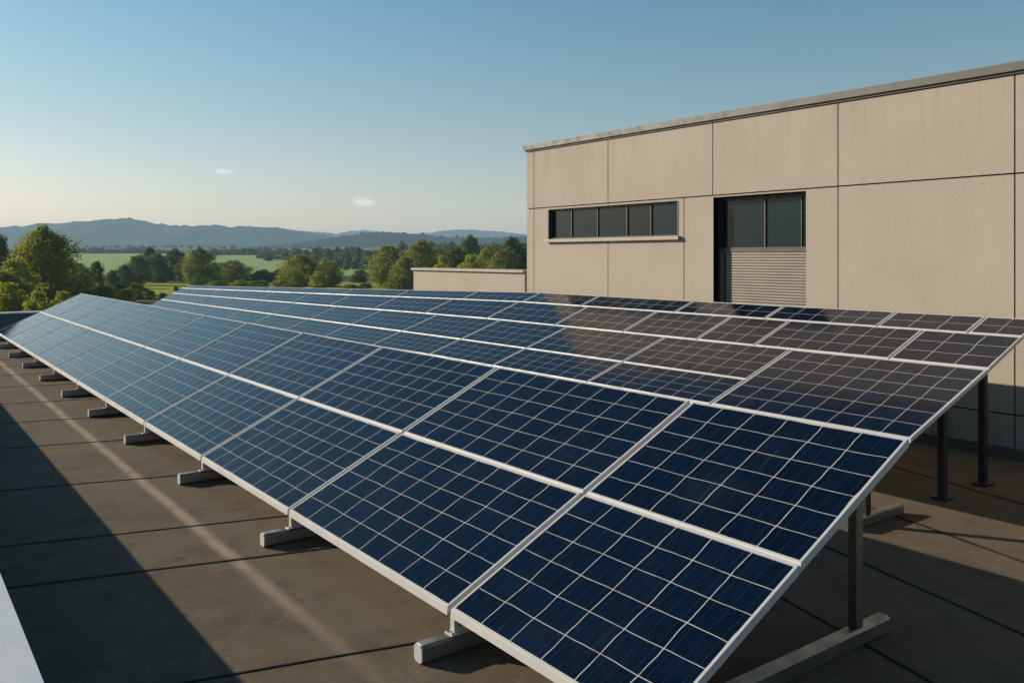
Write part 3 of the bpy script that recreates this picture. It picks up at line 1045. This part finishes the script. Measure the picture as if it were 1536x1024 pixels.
belt(500, 570, 384, 391, 560, 640, 12, 5, 8, 'dark tree at the front of the wood above the small green field', 'front wood trees')
belt(600, 800, 362, 370, 700, 1000, 34, 7, 11, 'dark tree in the wood behind the low wall', 'wood trees behind the low wall')
belt(130, 480, 367, 371, 1900, 2400, 46, 3, 6, 'tiny bluish tree at the foot of the hills', 'trees at the foot of the hills')

# ------------------------------------------------------------------ clouds
CLOUD_GLOW = .0055
def cloud(u, v, wpx, hpx, D, label, seed):
    t = bpy.data.materials.get('cloud_vapour')
    if t is None:
        n = NT('cloud_vapour'); t = n.m
        tcx = n.n('TexCoord').outputs['Object']
        gx = n.n('TexCoord').outputs['Generated']
        cg = n.n('VectorMath', operation='SUBTRACT'); n.l(gx, cg.inputs[0]); cg.inputs[1].default_value = (.5, .5, .5)
        ln = n.n('VectorMath', operation='LENGTH'); n.l(cg.outputs[0], ln.inputs[0])
        fall = n.ramp(ln.outputs['Value'], .50, .12)
        nz = n.noise(n.scaled(tcx, .020, .014, .085), 1.0, 6, .72, 1.4)
        d = n.ramp(n.math('MULTIPLY', fall, nz), .20, .56)
        pv = n.n('VolumePrincipled')
        pv.inputs['Color'].default_value = (1, 1, 1, 1)
        pv.inputs['Anisotropy'].default_value = .0
        n.l(n.math('MULTIPLY', d, .0008), pv.inputs['Density'])
        pv.inputs['Emission Color'].default_value = (1.0, .88, .76, 1)      # added glow in place of sunlight scattered inside the cloud
        n.l(n.math('MULTIPLY', d, CLOUD_GLOW), pv.inputs['Emission Strength'])
        n.l(pv.outputs[0], n.out.inputs['Volume'])
    bm = bmesh.new()
    bmesh.ops.create_icosphere(bm, subdivisions=4, radius=1.0)
    w = wpx / FPX * D / 2; h = hpx / FPX * D / 2
    for x in bm.verts:
        c = x.co
        k = 1 + .55 * noise.fractal(Vector((c.x * 1.6 + seed * 9, c.y * 1.6, c.z * 1.2)), .9, 2.1, 5)
        taper = max(.12, 1 - abs(c.x) ** 1.4)
        x.co = Vector((c.x * w, c.y * w * .35, c.z * h * (1 + .15 * k)))
    me = bpy.data.meshes.new('cloud'); bm.to_mesh(me); bm.free()
    me.materials.append(t)
    me.polygons.foreach_set('use_smooth', [True] * len(me.polygons))
    o = bpy.data.objects.new('cloud', me); COL.objects.link(o)
    p = far_pt(u, D, z_at(v, D)); o.location = p
    o.rotation_euler = (0, R(2), -YAW)
    tag(o, label, 'cloud')
cloud(336, 257, 60, 13, 5000, 'thin pale cloud wisp, the higher one, above the hills', 1)
cloud(546, 303, 70, 24, 5000, 'small cream cloud low in the sky left of the hall', 2)
cloud(76, 313, 22, 8, 5000, 'tiny faint cloud fleck above the hills at left', 3)

# ------------------------------------------------------------------ haze
m = MB()
c = [FW * D + RT * L for (D, L) in ((-7600, -7600), (-7600, 7600), (7600, 7600), (7600, -7600))]
b = len(m.v)
for z in (-12.0, 232.0):
    for p in c: m.v.append(Vector((p.x, p.y, z)))
for f in ((3, 2, 1, 0), (4, 5, 6, 7), (0, 1, 5, 4), (1, 2, 6, 5), (2, 3, 7, 6), (3, 0, 4, 7)):
    m.f.append(f); m.mi.append(0)
n = NT('valley_haze')
pv = n.n('VolumePrincipled')
pv.inputs['Color'].default_value = (.50, .74, 1.0, 1)
pv.inputs['Density'].default_value = 1.5e-4
pv.inputs['Anisotropy'].default_value = .1
n.l(pv.outputs[0], n.out.inputs['Volume'])
tag(m.build('haze', n.m), kind='stuff')
